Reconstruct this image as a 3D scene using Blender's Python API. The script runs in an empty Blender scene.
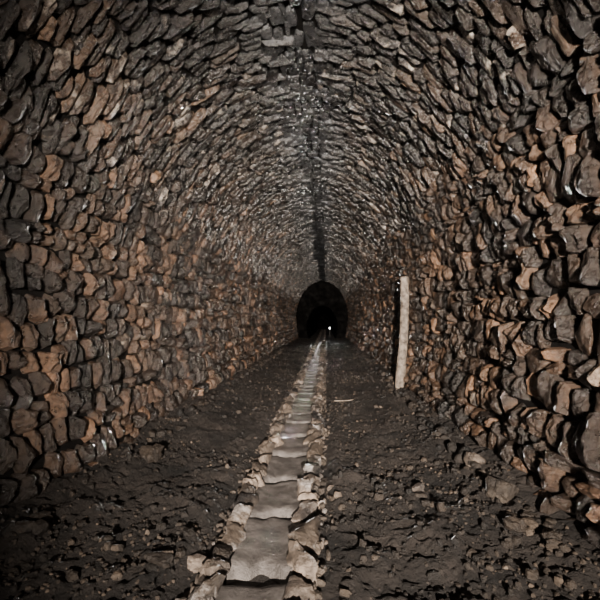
import bpy, math, bmesh
import numpy as np
from mathutils import Vector
rng=np.random.default_rng(11)
scene=bpy.context.scene
# ------------------------------------------------------------------ helpers
T=rng.random((64,64,64)).astype(np.float32)
def vnoise(x,y,z=0.0):
    x,y,z=np.broadcast_arrays(np.asarray(x,float),np.asarray(y,float),np.asarray(z,float))
    xi=np.floor(x).astype(int);yi=np.floor(y).astype(int);zi=np.floor(z).astype(int)
    fx=x-xi;fy=y-yi;fz=z-zi
    fx=fx*fx*(3-2*fx);fy=fy*fy*(3-2*fy);fz=fz*fz*(3-2*fz)
    def t(a,b,c): return T[(xi+a)&63,(yi+b)&63,(zi+c)&63]
    a=t(0,0,0)*(1-fx)+t(1,0,0)*fx; b=t(0,1,0)*(1-fx)+t(1,1,0)*fx
    c=t(0,0,1)*(1-fx)+t(1,0,1)*fx; d=t(0,1,1)*(1-fx)+t(1,1,1)*fx
    e=a*(1-fy)+b*fy; f=c*(1-fy)+d*fy
    return (e*(1-fz)+f*fz)*2-1
def fbm(x,y,z=0.0,o=4):
    r=0;a=1;t=0
    for i in range(o):
        r=r+a*vnoise(np.asarray(x)*2**i+i*7.3,np.asarray(y)*2**i+i*3.1,np.asarray(z)*2**i+i*5.7);t+=a;a*=0.5
    return r/t
def make_mesh(name,V,F,mats,attr=None,matidx=None,smooth=False):
    me=bpy.data.meshes.new(name)
    V=np.asarray(V,np.float32);F=np.asarray(F,np.int32)
    n=F.shape[1]
    me.vertices.add(len(V));me.vertices.foreach_set('co',V.ravel())
    me.loops.add(F.size);me.loops.foreach_set('vertex_index',F.ravel())
    me.polygons.add(len(F))
    me.polygons.foreach_set('loop_start',np.arange(0,F.size,n,dtype=np.int32))
    me.polygons.foreach_set('loop_total',np.full(len(F),n,np.int32))
    if matidx is not None: me.polygons.foreach_set('material_index',np.asarray(matidx,np.int32))
    me.polygons.foreach_set('use_smooth',np.full(len(F),bool(smooth)))
    me.update(calc_edges=True);me.validate()
    if attr is not None:
        ca=me.attributes.new('stone','FLOAT_COLOR','POINT')
        ca.data.foreach_set('color',np.asarray(attr,np.float32).ravel())
    for m in mats: me.materials.append(m)
    ob=bpy.data.objects.new(name,me);scene.collection.objects.link(ob)
    return ob
def gridfaces(nu,nv):
    i=np.arange(nu-1)[:,None];j=np.arange(nv-1)[None,:]
    a=(i*nv+j).ravel()
    return np.stack([a,a+1,a+nv+1,a+nv],1)
class Acc:
    def __init__(s): s.V=[];s.F=[];s.A=[];s.M=[];s.n=0
    def add(s,V,F,A,m=0):
        s.V.append(V);s.F.append(F+s.n);s.A.append(A);s.M.append(np.full(len(F),m));s.n+=len(V)
    def build(s,name,mats,smooth=False):
        return make_mesh(name,np.concatenate(s.V),np.concatenate(s.F),mats,np.concatenate(s.A),np.concatenate(s.M),smooth)
# ------------------------------------------------------------------ materials
def newmat(name):
    m=bpy.data.materials.new(name);m.use_nodes=True
    nt=m.node_tree;return m,nt,nt.nodes['Principled BSDF']
def N(nt,t,**k):
    n=nt.nodes.new(t)
    for a,b in k.items(): setattr(n,a,b)
    return n
def ramp(nt,src,stops):
    r=N(nt,'ShaderNodeValToRGB');el=r.color_ramp.elements
    while len(el)<len(stops): el.new(0.5)
    for e,(p,c) in zip(el,stops):
        e.position=p;e.color=(*c,1) if len(c)==3 else c
    nt.links.new(src,r.inputs[0]);return r.outputs[0]
def noise(nt,scale,detail=6,rough=0.6,vec=None):
    n=N(nt,'ShaderNodeTexNoise');n.inputs['Scale'].default_value=scale
    n.inputs['Detail'].default_value=detail;n.inputs['Roughness'].default_value=rough
    if vec is not None: nt.links.new(vec,n.inputs['Vector'])
    return n.outputs['Fac']
def mixc(nt,fac,a,b,mode='MIX'):
    m=N(nt,'ShaderNodeMix',data_type='RGBA',blend_type=mode)
    if isinstance(fac,float): m.inputs[0].default_value=fac
    else: nt.links.new(fac,m.inputs[0])
    for s,i in ((a,6),(b,7)):
        if isinstance(s,tuple): m.inputs[i].default_value=(*s,1)
        else: nt.links.new(s,m.inputs[i])
    return m.outputs[2]
def bump(nt,bs,h,strength,dist):
    b=N(nt,'ShaderNodeBump');b.inputs['Strength'].default_value=strength;b.inputs['Distance'].default_value=dist
    nt.links.new(h,b.inputs['Height']);nt.links.new(b.outputs[0],bs.inputs['Normal'])
    return b.outputs[0]
def stone_mat(name,stops,pale,palecut,rough=(0.35,0.75),spec=0.5,bd=0.03,soot=None,coat=0.0,coatr=0.2):
    m,nt,bs=newmat(name)
    at=N(nt,'ShaderNodeAttribute',attribute_name='stone')
    sep=N(nt,'ShaderNodeSeparateColor');nt.links.new(at.outputs['Color'],sep.inputs[0])
    tc=N(nt,'ShaderNodeTexCoord');ob=tc.outputs['Object']
    col=ramp(nt,sep.outputs[0],stops)
    if soot:
        sx=N(nt,'ShaderNodeSeparateXYZ');nt.links.new(ob,sx.inputs[0])
        ad=N(nt,'ShaderNodeMath',operation='MULTIPLY_ADD');nt.links.new(noise(nt,0.9,4,0.6,ob),ad.inputs[0]);ad.inputs[1].default_value=2.6
        nt.links.new(sx.outputs[2],ad.inputs[2])
        mr=N(nt,'ShaderNodeMapRange');mr.inputs[1].default_value=3.5;mr.inputs[2].default_value=5.9;nt.links.new(ad.outputs[0],mr.inputs[0])
        col=mixc(nt,mr.outputs[0],col,ramp(nt,sep.outputs[0],soot))
        ac=N(nt,'ShaderNodeMath',operation='MULTIPLY_ADD');nt.links.new(noise(nt,2.0,5,0.7,ob),ac.inputs[0]);ac.inputs[1].default_value=0.35
        nt.links.new(sx.outputs[2],ac.inputs[2])
        mc=N(nt,'ShaderNodeMapRange');mc.inputs[1].default_value=4.85;mc.inputs[2].default_value=5.06;nt.links.new(ac.outputs[0],mc.inputs[0])
        col=mixc(nt,mc.outputs[0],col,mixc(nt,sep.outputs[0],(0.016,0.020,0.026),(0.09,0.108,0.135)))
    n1=noise(nt,14,8,0.65,ob)
    col=mixc(nt,0.9,col,ramp(nt,n1,[(0.32,(0.2,0.2,0.2)),(0.7,(1.6,1.6,1.6))]),'MULTIPLY')
    n3=noise(nt,1.1,4,0.6,ob)
    col=mixc(nt,0.95,col,ramp(nt,n3,[(0.36,(0.13,0.13,0.14)),(0.64,(1.7,1.5,1.27))]),'MULTIPLY')
    n2=noise(nt,5,6,0.7,ob)
    mul=N(nt,'ShaderNodeMath',operation='MULTIPLY');nt.links.new(sep.outputs[1],mul.inputs[0])
    nt.links.new(ramp(nt,n2,[(palecut,(0,0,0)),(palecut+0.12,(1,1,1))]),mul.inputs[1])
    col=mixc(nt,mul.outputs[0],col,pale)
    nt.links.new(col,bs.inputs['Base Color'])
    bs.inputs['Specular IOR Level'].default_value=spec
    rr=N(nt,'ShaderNodeMapRange');nt.links.new(n1,rr.inputs[0]);rr.inputs[1].default_value=.3;rr.inputs[2].default_value=.7
    rr.inputs[3].default_value=rough[0];rr.inputs[4].default_value=rough[1];nt.links.new(rr.outputs[0],bs.inputs['Roughness'])
    nb=noise(nt,24,10,0.72,ob);b=bump(nt,bs,nb,1.0,bd)
    if coat>0:
        bs.inputs['Coat Weight'].default_value=coat;bs.inputs['Coat Roughness'].default_value=coatr
        nt.links.new(b,bs.inputs['Coat Normal'])
    return m
BR=[(0,(0.009,0.0072,0.0064)),(0.35,(0.034,0.0245,0.0185)),(0.7,(0.105,0.068,0.046)),(1,(0.30,0.19,0.125))]
GR=[(0,(0.0035,0.0034,0.0034)),(0.5,(0.013,0.011,0.010)),(0.85,(0.05,0.040,0.032)),(1,(0.17,0.125,0.09))]
m_wall=stone_mat('wall_rubble_stone',BR,(0.38,0.30,0.23),0.55,(0.2,0.5),0.8,0.04,GR,0.7,0.16)
m_arch=stone_mat('arch_brick_stone',BR,(0.55,0.48,0.41),0.53,(0.16,0.42),0.9,0.03,GR,1.0,0.16)
m_kerb=stone_mat('kerb_stone',[(0,(0.045,0.04,0.035)),(0.5,(0.13,0.116,0.106)),(1,(0.28,0.252,0.235))],(0.38,0.35,0.33),0.5,(0.35,0.65),0.6,0.03)
m_peb=stone_mat('loose_stone',[(0,(0.009,0.008,0.007)),(0.7,(0.033,0.028,0.024)),(0.95,(0.075,0.064,0.055)),(1,(0.2,0.175,0.155))],(0.2,0.18,0.16),0.6,(0.35,0.65),0.6)
def simple(name,c0,c1,sc,bs_,dist,r=0.85,spec=0.5):
    m,nt,bs=newmat(name);ob=N(nt,'ShaderNodeTexCoord').outputs['Object']
    a=noise(nt,sc,8,0.65,ob);nt.links.new(ramp(nt,a,[(0.36,c0),(0.66,c1)]),bs.inputs['Base Color'])
    nt.links.new(ramp(nt,noise(nt,1.7,6,0.6,ob),[(0.35,(r*0.6,)*3),(0.6,(r,)*3)]),bs.inputs['Roughness'])
    bs.inputs['Specular IOR Level'].default_value=spec
    bump(nt,bs,noise(nt,bs_,10,0.75,ob),1.0,dist);return m
m_mortar=simple('joint_mortar',(0.002,0.0018,0.0016),(0.006,0.005,0.0043),6,25,0.03,0.9,0.2)
m_shade=simple('shade_dark_facing',(0.0008,0.0007,0.0007),(0.005,0.0045,0.004),3,20,0.02,0.95,0.08)  # unlit darkness of the far ring put into its base colour
m_dark=simple('shade_dark_lining',(0.0004,0.0004,0.0004),(0.001,0.001,0.001),3,20,0.02,0.95,0.05)  # near-black colour stands in for missing light deep in the tunnel
m_floor=simple('dirt_floor',(0.004,0.0035,0.0031),(0.055,0.045,0.0385),1.6,26,0.09,0.8,0.5)
m_slab=simple('drain_slab',(0.065,0.059,0.055),(0.215,0.197,0.186),6,26,0.02,0.6,0.6)
m_wood=simple('weathered_timber',(0.07,0.055,0.045),(0.45,0.38,0.31),9,30,0.02,0.7)
m_metal=simple('lantern_metal',(0.05,0.05,0.05),(0.12,0.11,0.1),9,30,0.002,0.4)
# ------------------------------------------------------------------ tunnel profile
CX=-0.33;SPR=1.65;RISE=3.25;RH=2.30
pts=[]
def hw(z): return 2.06+(RH-2.06)*math.sin(max(0,min(1,z/SPR))*math.pi/2)
for z in np.linspace(-0.2,SPR,60): pts.append((-hw(z),z))
for a in np.linspace(math.pi,0,260)[1:-1]: pts.append((RH*math.cos(a),SPR+RISE*math.sin(a)))
for z in np.linspace(SPR,-0.2,60): pts.append((hw(z),z))
pts=np.array(pts);seg=np.hypot(*np.diff(pts,axis=0).T);SS=np.concatenate([[0],np.cumsum(seg)]);LT=SS[-1]
tan=np.gradient(pts,SS,axis=0);tan/=np.hypot(tan[:,0],tan[:,1])[:,None]
nor=np.stack([tan[:,1],-tan[:,0]],1)
def surf(s,y,h,sc=1.0):
    px=np.interp(s,SS,pts[:,0]);pz=np.interp(s,SS,pts[:,1])
    nx=np.interp(s,SS,nor[:,0]);nz=np.interp(s,SS,nor[:,1])
    hh=h+0.07*vnoise(s*0.8,y*0.6,3.3)
    return np.stack([CX+sc*px+nx*hh,y,sc*pz+nz*hh],-1)
def s_at(z,left=True):
    i=np.argmin(np.abs(pts[:len(pts)//2,1]-z));return SS[i] if left else LT-SS[i]
def patch(acc,sc_,a,yc,b,H,n,sink=0.04,sc=1.0,rand=None,palep=0.15,facet=1.0,rotj=0.10):
    K=len(sc_);g=np.linspace(-1,1,n);u,v=np.meshgrid(g,g,indexing='ij');u=u.ravel()[None];v=v.ravel()[None]
    k=0.38
    uu=u*np.sqrt(1-k*v*v);vv=v*np.sqrt(1-k*u*u)
    seed=rng.random((K,1))*60
    r=np.maximum(np.abs(u),np.abs(v))
    h=(1-np.abs(u)**4)*(1-np.abs(v)**2.6)*0.6+0.4*np.sqrt(np.clip(1-r**4,0,1))
    for i in range(4):
        ang=rng.random((K,1))*2*np.pi;sl=rng.uniform(0.25,1.0,(K,1))*facet;c=rng.uniform(0.68,1.15,(K,1))
        h=np.minimum(h,c-sl*(np.cos(ang)*u+np.sin(ang)*v))
    h=h+0.42*fbm(u*1.8+seed,v*1.8+seed*1.7,seed*0.6,3)
    h=h*H[:,None]
    edge=(r>0.999)
    h=np.where(edge,-sink,h)
    ju=1+0.3*vnoise(u*1.5+seed,v*1.5,seed);jv=1+0.3*vnoise(u*1.5,v*1.5+seed,seed+9)
    rot=rng.normal(0,rotj,(K,1))
    s=sc_[:,None]+(uu*ju*a[:,None])+rot*vv*b[:,None]
    y=yc[:,None]+(vv*jv*b[:,None])-rot*uu*a[:,None]
    P=surf(s,y,h,sc).reshape(-1,3)
    F0=gridfaces(n,n);F=(F0[None]+(np.arange(K)*n*n)[:,None,None]).reshape(-1,4)
    if rand is None: rand=np.clip(rng.beta(1.3,2.1,K),0,1)
    pale=(rng.random(K)<palep).astype(float)*rng.uniform(0.4,1,K)
    A=np.stack([rand,pale,rng.random(K),np.ones(K)],1);A=np.repeat(A,n*n,axis=0)
    acc.add(P,F,A)
def courses(acc,s0,s1,y0,y1,ch,ll,Hr,n,gap,palep,facet=1.0,sc=1.0):
    S=[];A=[];Y=[];B=[];H=[]
    nc=max(1,int(round((s1-s0)/ch)));edges=np.linspace(s0,s1,nc+1)
    edges[1:-1]+=rng.normal(0,ch*0.13,nc-1)
    for i in range(nc):
        y=y0-rng.random()*ll[1]
        while y<y1:
            l=rng.uniform(*ll)*(1.4 if rng.random()<0.12 else 1)
            e0=edges[i]+ch*0.4*float(vnoise(y*1.5,i*7.7,1.5));e1=edges[i+1]+ch*0.4*float(vnoise(y*1.5,(i+1)*7.7,1.5))
            c=(e0+e1)/2;hh=abs(e1-e0)/2
            q=rng.random()
            if q<0.10 and ch>0.18:
                for t in (-0.5,0.5):
                    S.append(c+t*hh);A.append(hh*0.56);Y.append(y+l/2);B.append(l/2*gap);H.append(rng.uniform(*Hr)*0.75)
            else:
                S.append(c+rng.normal(0,ch*0.10));A.append(hh*rng.uniform(.92,1.18))
                Y.append(y+l/2);B.append(l/2*gap);H.append(rng.uniform(*Hr))
            y+=l
    patch(acc,*[np.array(q) for q in (S,A,Y,B,H)],n,palep=palep,facet=facet,sc=sc)
def rings(acc,s0,s1,y0,y1,rw,ll,Hr,n,gap,palep,facet):
    S=[];A=[];Y=[];B=[];H=[];y=y0
    while y<y1:
        w_=rng.uniform(*rw);s=s0-rng.random()*ll[1]*0.6;hb=rng.uniform(0,0.05)
        while s<s1-0.03:
            l=rng.uniform(*ll)
            S.append(s+l/2);A.append(l/2*gap);Y.append(y+w_/2+rng.normal(0,0.012));B.append(w_/2*gap*rng.uniform(.85,1.1));H.append(hb+rng.uniform(*Hr));s+=l
        y+=w_
    patch(acc,*[np.array(q) for q in (S,A,Y,B,H)],n,palep=palep,facet=facet,rotj=0.05)
def backing(acc,s0,s1,y0,y1,sc=1.0,ds=0.12,dy=0.3):
    s=np.linspace(s0,s1,int((s1-s0)/ds)+2);y=np.linspace(y0,y1,int((y1-y0)/dy)+2)
    a,b=np.meshgrid(s,y,indexing='ij')
    P=surf(a.ravel(),b.ravel(),-0.03,sc)
    acc.add(P,gridfaces(len(s),len(y)),np.tile([0.1,0,0,1],(len(P),1)),1)
YS,YE=-9.0,43.0
sl=s_at(2.45);sr=s_at(2.7,False);sl2=s_at(3.15);sr2=s_at(3.5,False)
LOD=((YS,1.0,5),(1.0,9.0,11),(9.0,20.0,7),(20.0,YE,5))
def lining(acc,s0,s1,ch,ll,Hr,palep,facet,gap=0.93):
    for (a,b,n) in LOD: courses(acc,s0,s1,a,b,ch,ll,Hr,n,gap,palep,facet)
    backing(acc,s0,s1,YS,YE)
w=Acc();lining(w,0.05,sl,0.23,(0.15,0.31),(0.055,0.14),0.06,1.0);lining(w,sl-0.05,sl2,0.18,(0.13,0.26),(0.04,0.10),0.08,1.0);w.build('wall_left',[m_wall,m_mortar])
w=Acc();lining(w,sr,LT-0.05,0.245,(0.16,0.33),(0.06,0.15),0.06,1.0);lining(w,sr2,sr+0.05,0.19,(0.13,0.27),(0.045,0.11),0.08,1.0);w.build('wall_right',[m_wall,m_mortar])
w=Acc();mid=LT/2
for (a,b,n) in LOD:
    rings(w,sl2-0.03,mid-0.4,a,b,(0.09,0.16),(0.20,0.50),(0.006,0.05),n,0.92,0.18,0.8)
    rings(w,mid+0.45,sr2+0.03,a,b,(0.09,0.16),(0.20,0.50),(0.006,0.05),n,0.92,0.18,0.8)
    courses(w,mid-0.45,mid+0.45,a,b,0.13,(0.2,0.4),(0.01,0.05),n,0.95,0.03,0.8)
backing(w,sl2,sr2,YS,YE);w.build('ceiling',[m_arch,m_mortar])
# narrower far lining (darkness painted into its colour), with its facing ring
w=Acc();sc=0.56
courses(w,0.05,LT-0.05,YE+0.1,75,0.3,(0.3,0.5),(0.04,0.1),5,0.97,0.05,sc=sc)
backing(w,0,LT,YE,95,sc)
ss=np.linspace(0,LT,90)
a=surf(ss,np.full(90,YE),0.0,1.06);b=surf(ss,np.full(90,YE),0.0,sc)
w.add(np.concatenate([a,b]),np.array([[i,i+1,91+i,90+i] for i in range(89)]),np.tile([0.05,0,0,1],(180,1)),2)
w.build('wall_far',[m_dark,m_dark,m_shade])
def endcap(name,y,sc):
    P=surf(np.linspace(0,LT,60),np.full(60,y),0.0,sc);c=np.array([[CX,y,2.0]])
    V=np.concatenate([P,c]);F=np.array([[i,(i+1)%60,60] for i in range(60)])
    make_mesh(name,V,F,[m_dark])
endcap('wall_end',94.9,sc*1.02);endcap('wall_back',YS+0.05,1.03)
# ------------------------------------------------------------------ floor
def drain_c(y): return -0.41-0.004*np.asarray(y)*0
CH=0.16
def floor_h(x,y):
    d=np.abs(x-drain_c(y))
    h=0.07*fbm(x*1.1+5,y*0.8,1.0,3)+0.06*fbm(x*4,y*3,2.0,4)+0.04*fbm(x*17,y*13,4.0,3)
    h=h+0.12*np.clip((d-1.0)/1.2,0,1)**2
    h=h-0.03*np.exp(-((d-0.8)/0.3)**2)
    k=np.clip((d-0.36)/0.18,0,1)
    return h*k-(1-k)*0.09
ys=[YS]
while ys[-1]<96:
    yy=ys[-1];ys.append(yy+(0.1 if yy<1.5 else max(0.016,0.006*yy)))
ys=np.array(ys);xs=np.linspace(CX-2.35,CX+2.35,260)
X,Y=np.meshgrid(xs,ys,indexing='ij');Z=floor_h(X,Y)
flo=make_mesh('floor',np.stack([X,Y,Z],-1).reshape(-1,3),gridfaces(len(xs),len(ys))[:,::-1],[m_floor],smooth=False)
# ------------------------------------------------------------------ drain
drain=bpy.data.objects.new('drain',None);scene.collection.objects.link(drain)
acc=Acc();y=-2.0
nu,nv=21,21
while y<90:
    L=rng.uniform(0.55,0.95) if y<30 else 3.0
    g=np.linspace(-1,1,nu);u,v=np.meshgrid(g,g,indexing='ij')
    bow=rng.uniform(0.06,0.13)*(1-u**2)
    yy=y+(v+1)/2*(L-0.03)+bow+0.04*vnoise(u*2.5+y,y,3)
    wd=CH+0.04
    xx=drain_c(yy)+u*wd+0.012*vnoise(yy*3,u,5)
    zz=-0.035+0.03*u**2+0.022*fbm(xx*8,yy*6,3.0,4)+rng.uniform(-0.008,0.008)-0.008*v
    e=(np.abs(v)>0.999);zz=np.where(e,zz-0.08,zz)
    zz=np.where((np.abs(v)>0.85)&~e,zz-0.010,zz)
    P=np.stack([xx,yy,zz],-1).reshape(-1,3)
    acc.add(P,gridfaces(nu,nv)[:,::-1],np.tile([rng.random(),0,0,1],(len(P),1)))
    y+=L
acc.build('channel_slabs',[m_slab],smooth=True).parent=drain
def rock_batch(acc,C,R,n=7,square=0.5,jag=0.25,pale=0.1,rand=None):
    K=len(C)
    th=np.linspace(0,2*np.pi,n*2,endpoint=False);ph=np.linspace(0.0,np.pi,n)
    Pp,Tt=np.meshgrid(ph,th,indexing='ij')
    d=np.stack([np.sin(Pp)*np.cos(Tt),np.sin(Pp)*np.sin(Tt),np.cos(Pp)],-1).reshape(-1,3)
    m=np.max(np.abs(d),1,keepdims=True)
    d=d*(1-square)+d/m*square*0.85
    D=np.repeat(d[None],K,0)
    seed=rng.random((K,1))*60
    f=1+jag*fbm(d[None,:,0]*1.6+seed,d[None,:,1]*1.6+seed*2,d[None,:,2]*1.6,3)*1.6
    for i in range(5):
        nn=rng.normal(size=(K,3));nn/=np.linalg.norm(nn,axis=1,keepdims=True)
        c=rng.uniform(0.5,0.9,(K,1));dt=np.einsum('kmc,kc->km',D,nn)*f
        over=np.clip(dt-c,0,None);D=D-(over/np.maximum(f,.1))[...,None]*nn[:,None,:]*0.9
    D=D*f[...,None]*R[:,None,:]
    ang=rng.random(K)*0.6-0.3 if square>0.4 else rng.random(K)*6.28
    c,s=np.cos(ang)[:,None],np.sin(ang)[:,None]
    x=D[...,0]*c-D[...,1]*s;yv=D[...,0]*s+D[...,1]*c
    V=np.stack([x,yv,D[...,2]],-1)+C[:,None,:]
    nt_=n*2;F=[]
    for i in range(n-1):
        for j in range(nt_):
            F.append([i*nt_+j,(i+1)*nt_+j,(i+1)*nt_+(j+1)%nt_,i*nt_+(j+1)%nt_])
    F=np.array(F);nvp=n*nt_
    F=(F[None]+(np.arange(K)*nvp)[:,None,None]).reshape(-1,4)
    if rand is None: rand=rng.random(K)
    A=np.stack([rand,(rng.random(K)<pale)*1.0,rng.random(K),np.ones(K)],1)
    acc.add(V.reshape(-1,3),F,np.repeat(A,nvp,axis=0))
acc=Acc()
for side in (-1,1):
    C=[];R=[];y=-1.5
    while y<85:
        l=rng.uniform(0.12,0.45) if y<25 else rng.uniform(0.4,0.8)
        wd=rng.uniform(0.06,0.10)
        C.append((drain_c(y)+side*(CH+0.09+rng.normal(0,0.018)),y+l/2,rng.uniform(-0.03,0.01)));R.append((wd,l/2*1.12,rng.uniform(0.07,0.10)));y+=l
    rock_batch(acc,np.array(C),np.array(R),n=10,square=0.65,jag=0.45,pale=0.35)
    K=800;yy=1+rng.random(K)**1.4*26
    C=np.stack([drain_c(yy)+side*(CH+0.14+np.abs(rng.normal(0,0.09,K))),yy,rng.uniform(-0.03,0.03,K)],1)
    C[:,2]-=np.clip(np.abs(C[:,0]-drain_c(0))-0.25,0,1)*0.4
    R=rng.uniform(0.010,0.035,(K,3));R[:,1]*=1.3
    rock_batch(acc,C,R,n=6,square=0.45,jag=0.4,pale=0.1,rand=rng.random(K)*0.6)
acc.build('kerb_stones',[m_kerb]).parent=drain
# gravel
acc=Acc();K=22000
yy=1.4+rng.random(K)**1.7*26;xx=rng.uniform(CX-2.0,CX+2.0,K)
dens=fbm(xx*1.2,yy*0.9,9.0,3)
keep=(np.abs(xx-drain_c(yy))>0.36)&(dens+rng.normal(0,.25,K)>-0.12);xx=xx[keep];yy=yy[keep];K=len(xx)
r=0.005+0.010*rng.random(K)+0.03*rng.random(K)**10
C=np.stack([xx,yy,floor_h(xx,yy)+r*0.2],1)
rock_batch(acc,C,r[:,None]*rng.uniform(0.6,1.3,(K,3)),n=5,square=0.3,jag=0.3,pale=0.03,rand=rng.random(K)*0.99)
K=380;side=np.where(rng.random(K)<0.5,-1,1);yy=rng.uniform(2,26,K)
xx=CX+side*(1.88-np.abs(rng.normal(0,0.12,K)));r=rng.uniform(0.02,0.07,K)
rock_batch(acc,np.stack([xx,yy,floor_h(xx,yy)+r*0.3],1),r[:,None]*rng.uniform(0.7,1.3,(K,3)),n=7,square=0.35,jag=0.3,pale=0.08,rand=rng.random(K)*0.92)
acc.build('floor_gravel',[m_peb]).parent=flo
def one_rock(name,x,y,R,rand,mat):
    a=Acc();rock_batch(a,np.array([[x,y,float(floor_h(np.array(x),np.array(y)))+R[2]*0.5]]),np.array([R]),n=13,square=0.5,jag=0.35,pale=0,rand=np.array([rand]));a.build(name,[mat])
one_rock('loose_rock',-0.82,3.2,(0.12,0.09,0.04),1.0,m_kerb)
one_rock('loose_rock.001',0.80,4.5,(0.06,0.05,0.04),0.8,m_kerb)
one_rock('loose_rock.002',1.50,5.2,(0.11,0.13,0.09),0.5,m_kerb)
one_rock('loose_rock.003',-1.90,5.4,(0.13,0.16,0.1),0.7,m_peb)
one_rock('loose_rock.004',-1.04,3.1,(0.1,0.08,0.04),0.3,m_peb)
one_rock('loose_rock.005',1.3,3.6,(0.08,0.07,0.05),0.7,m_peb)
one_rock('loose_rock.006',1.48,4.3,(0.13,0.15,0.11),0.1,m_kerb)
def tube(name,P,rad,mat):
    cu=bpy.data.curves.new(name,'CURVE');cu.dimensions='3D';cu.bevel_depth=rad;cu.bevel_resolution=2
    sp=cu.splines.new('POLY');sp.points.add(len(P)-1)
    for q,p,i in zip(sp.points,P,range(len(P))): q.co=(*p,1);q.radius=1-0.5*i/len(P)
    cu.materials.append(mat);o=bpy.data.objects.new(name,cu);scene.collection.objects.link(o);return o
tube('broken_stick',[(0.15,9.3,0.03),(0.3,9.2,0.05),(0.42,9.3,0.04),(0.5,9.28,0.06)],0.012,m_wood)
# ------------------------------------------------------------------ rounded timber post standing against right wall
nz=64;ns=16;V=[]
for i in range(nz):
    t=i/(nz-1);z=0.04+t*2.42
    for j in range(ns):
        a=2*math.pi*j/ns
        wob=1+0.3*float(fbm(math.cos(a)*1.2+3,z*3,math.sin(a)*1.2+2))
        rr=0.105*(1-0.12*t)*wob
        V.append((1.585+0.13*math.sin(t*1.8)+rr*math.cos(a),11.0+rr*math.sin(a),z))
F=[[i*ns+j,i*ns+(j+1)%ns,(i+1)*ns+(j+1)%ns,(i+1)*ns+j] for i in range(nz-1) for j in range(ns)]
make_mesh('timber_post',V,np.array(F),[m_wood],smooth=True)
# ------------------------------------------------------------------ lantern far away
LX,LY=0.36,50.0
def cyl(name,r1,r2,d,loc,mat,parent):
    bm=bmesh.new();bmesh.ops.create_cone(bm,cap_ends=True,segments=20,radius1=r1,radius2=r2,depth=d)
    me=bpy.data.meshes.new(name);bm.to_mesh(me);bm.free();me.materials.append(mat)
    o=bpy.data.objects.new(name,me);o.location=loc;scene.collection.objects.link(o);o.parent=parent;return o
ml,nt,bs=newmat('lantern_glow');bs.inputs['Emission Color'].default_value=(1,0.97,0.95,1);bs.inputs['Emission Strength'].default_value=9
lan=bpy.data.objects.new('lantern',None);scene.collection.objects.link(lan);lan.location=(LX,LY,-0.02)
cyl('stand_base',0.2,0.12,0.08,(0,0,0.02),m_metal,lan)
cyl('stand_pole',0.03,0.03,0.7,(0,0,0.35),m_metal,lan)
cyl('glass',0.06,0.06,0.16,(0,0,0.80),ml,lan)
cyl('cap',0.10,0.03,0.08,(0,0,0.92),m_metal,lan)
cyl('base_plate',0.10,0.10,0.03,(0,0,0.70),m_metal,lan)
# ------------------------------------------------------------------ camera
cam=bpy.data.cameras.new('camera');co=bpy.data.objects.new('camera',cam);scene.collection.objects.link(co)
cam.sensor_width=36;cam.lens=30;cam.clip_start=0.05;cam.clip_end=500
co.location=(0,0,1.5)
yaw=math.radians(2.98);pitch=math.radians(2.4)
d=Vector((-math.sin(yaw)*math.cos(pitch),math.cos(yaw)*math.cos(pitch),math.sin(pitch)))
co.rotation_euler=d.to_track_quat('-Z','Y').to_euler()
scene.camera=co
# ------------------------------------------------------------------ lights
def spot(name,loc,target,power,size,blend,rad,col,fall):
    l=bpy.data.lights.new(name,'SPOT');l.energy=power;l.spot_size=math.radians(size);l.spot_blend=blend;l.shadow_soft_size=rad;l.color=col
    l.use_nodes=True;n=l.node_tree;em=n.nodes['Emission'];src=None
    for out,st in fall:
        f=n.nodes.new('ShaderNodeLightFalloff');f.inputs['Strength'].default_value=st
        if src is None: src=f.outputs[out]
        else:
            ad=n.nodes.new('ShaderNodeMath');ad.operation='ADD';n.links.new(src,ad.inputs[0]);n.links.new(f.outputs[out],ad.inputs[1]);src=ad.outputs[0]
    n.links.new(src,em.inputs['Strength'])
    o=bpy.data.objects.new(name,l);o.location=loc;o.rotation_euler=(Vector(target)-Vector(loc)).to_track_quat('-Z','Y').to_euler()
    scene.collection.objects.link(o)
spot('torch_light',(0.30,-4.2,1.95),(0.05,14,1.85),1600,47,1.0,0.03,(1,0.87,0.75),[('Quadratic',7.0),('Linear',0.65)])
spot('lantern_light',(LX-0.2,LY-0.3,0.95),(-0.4,0,1.7),68,12,1.0,0.05,(1.0,0.94,0.88),[('Constant',1.0)])
wd=bpy.data.worlds.new('world');scene.world=wd;wd.use_nodes=True
wd.node_tree.nodes['Background'].inputs[0].default_value=(0.02,0.02,0.025,1);wd.node_tree.nodes['Background'].inputs[1].default_value=0.1
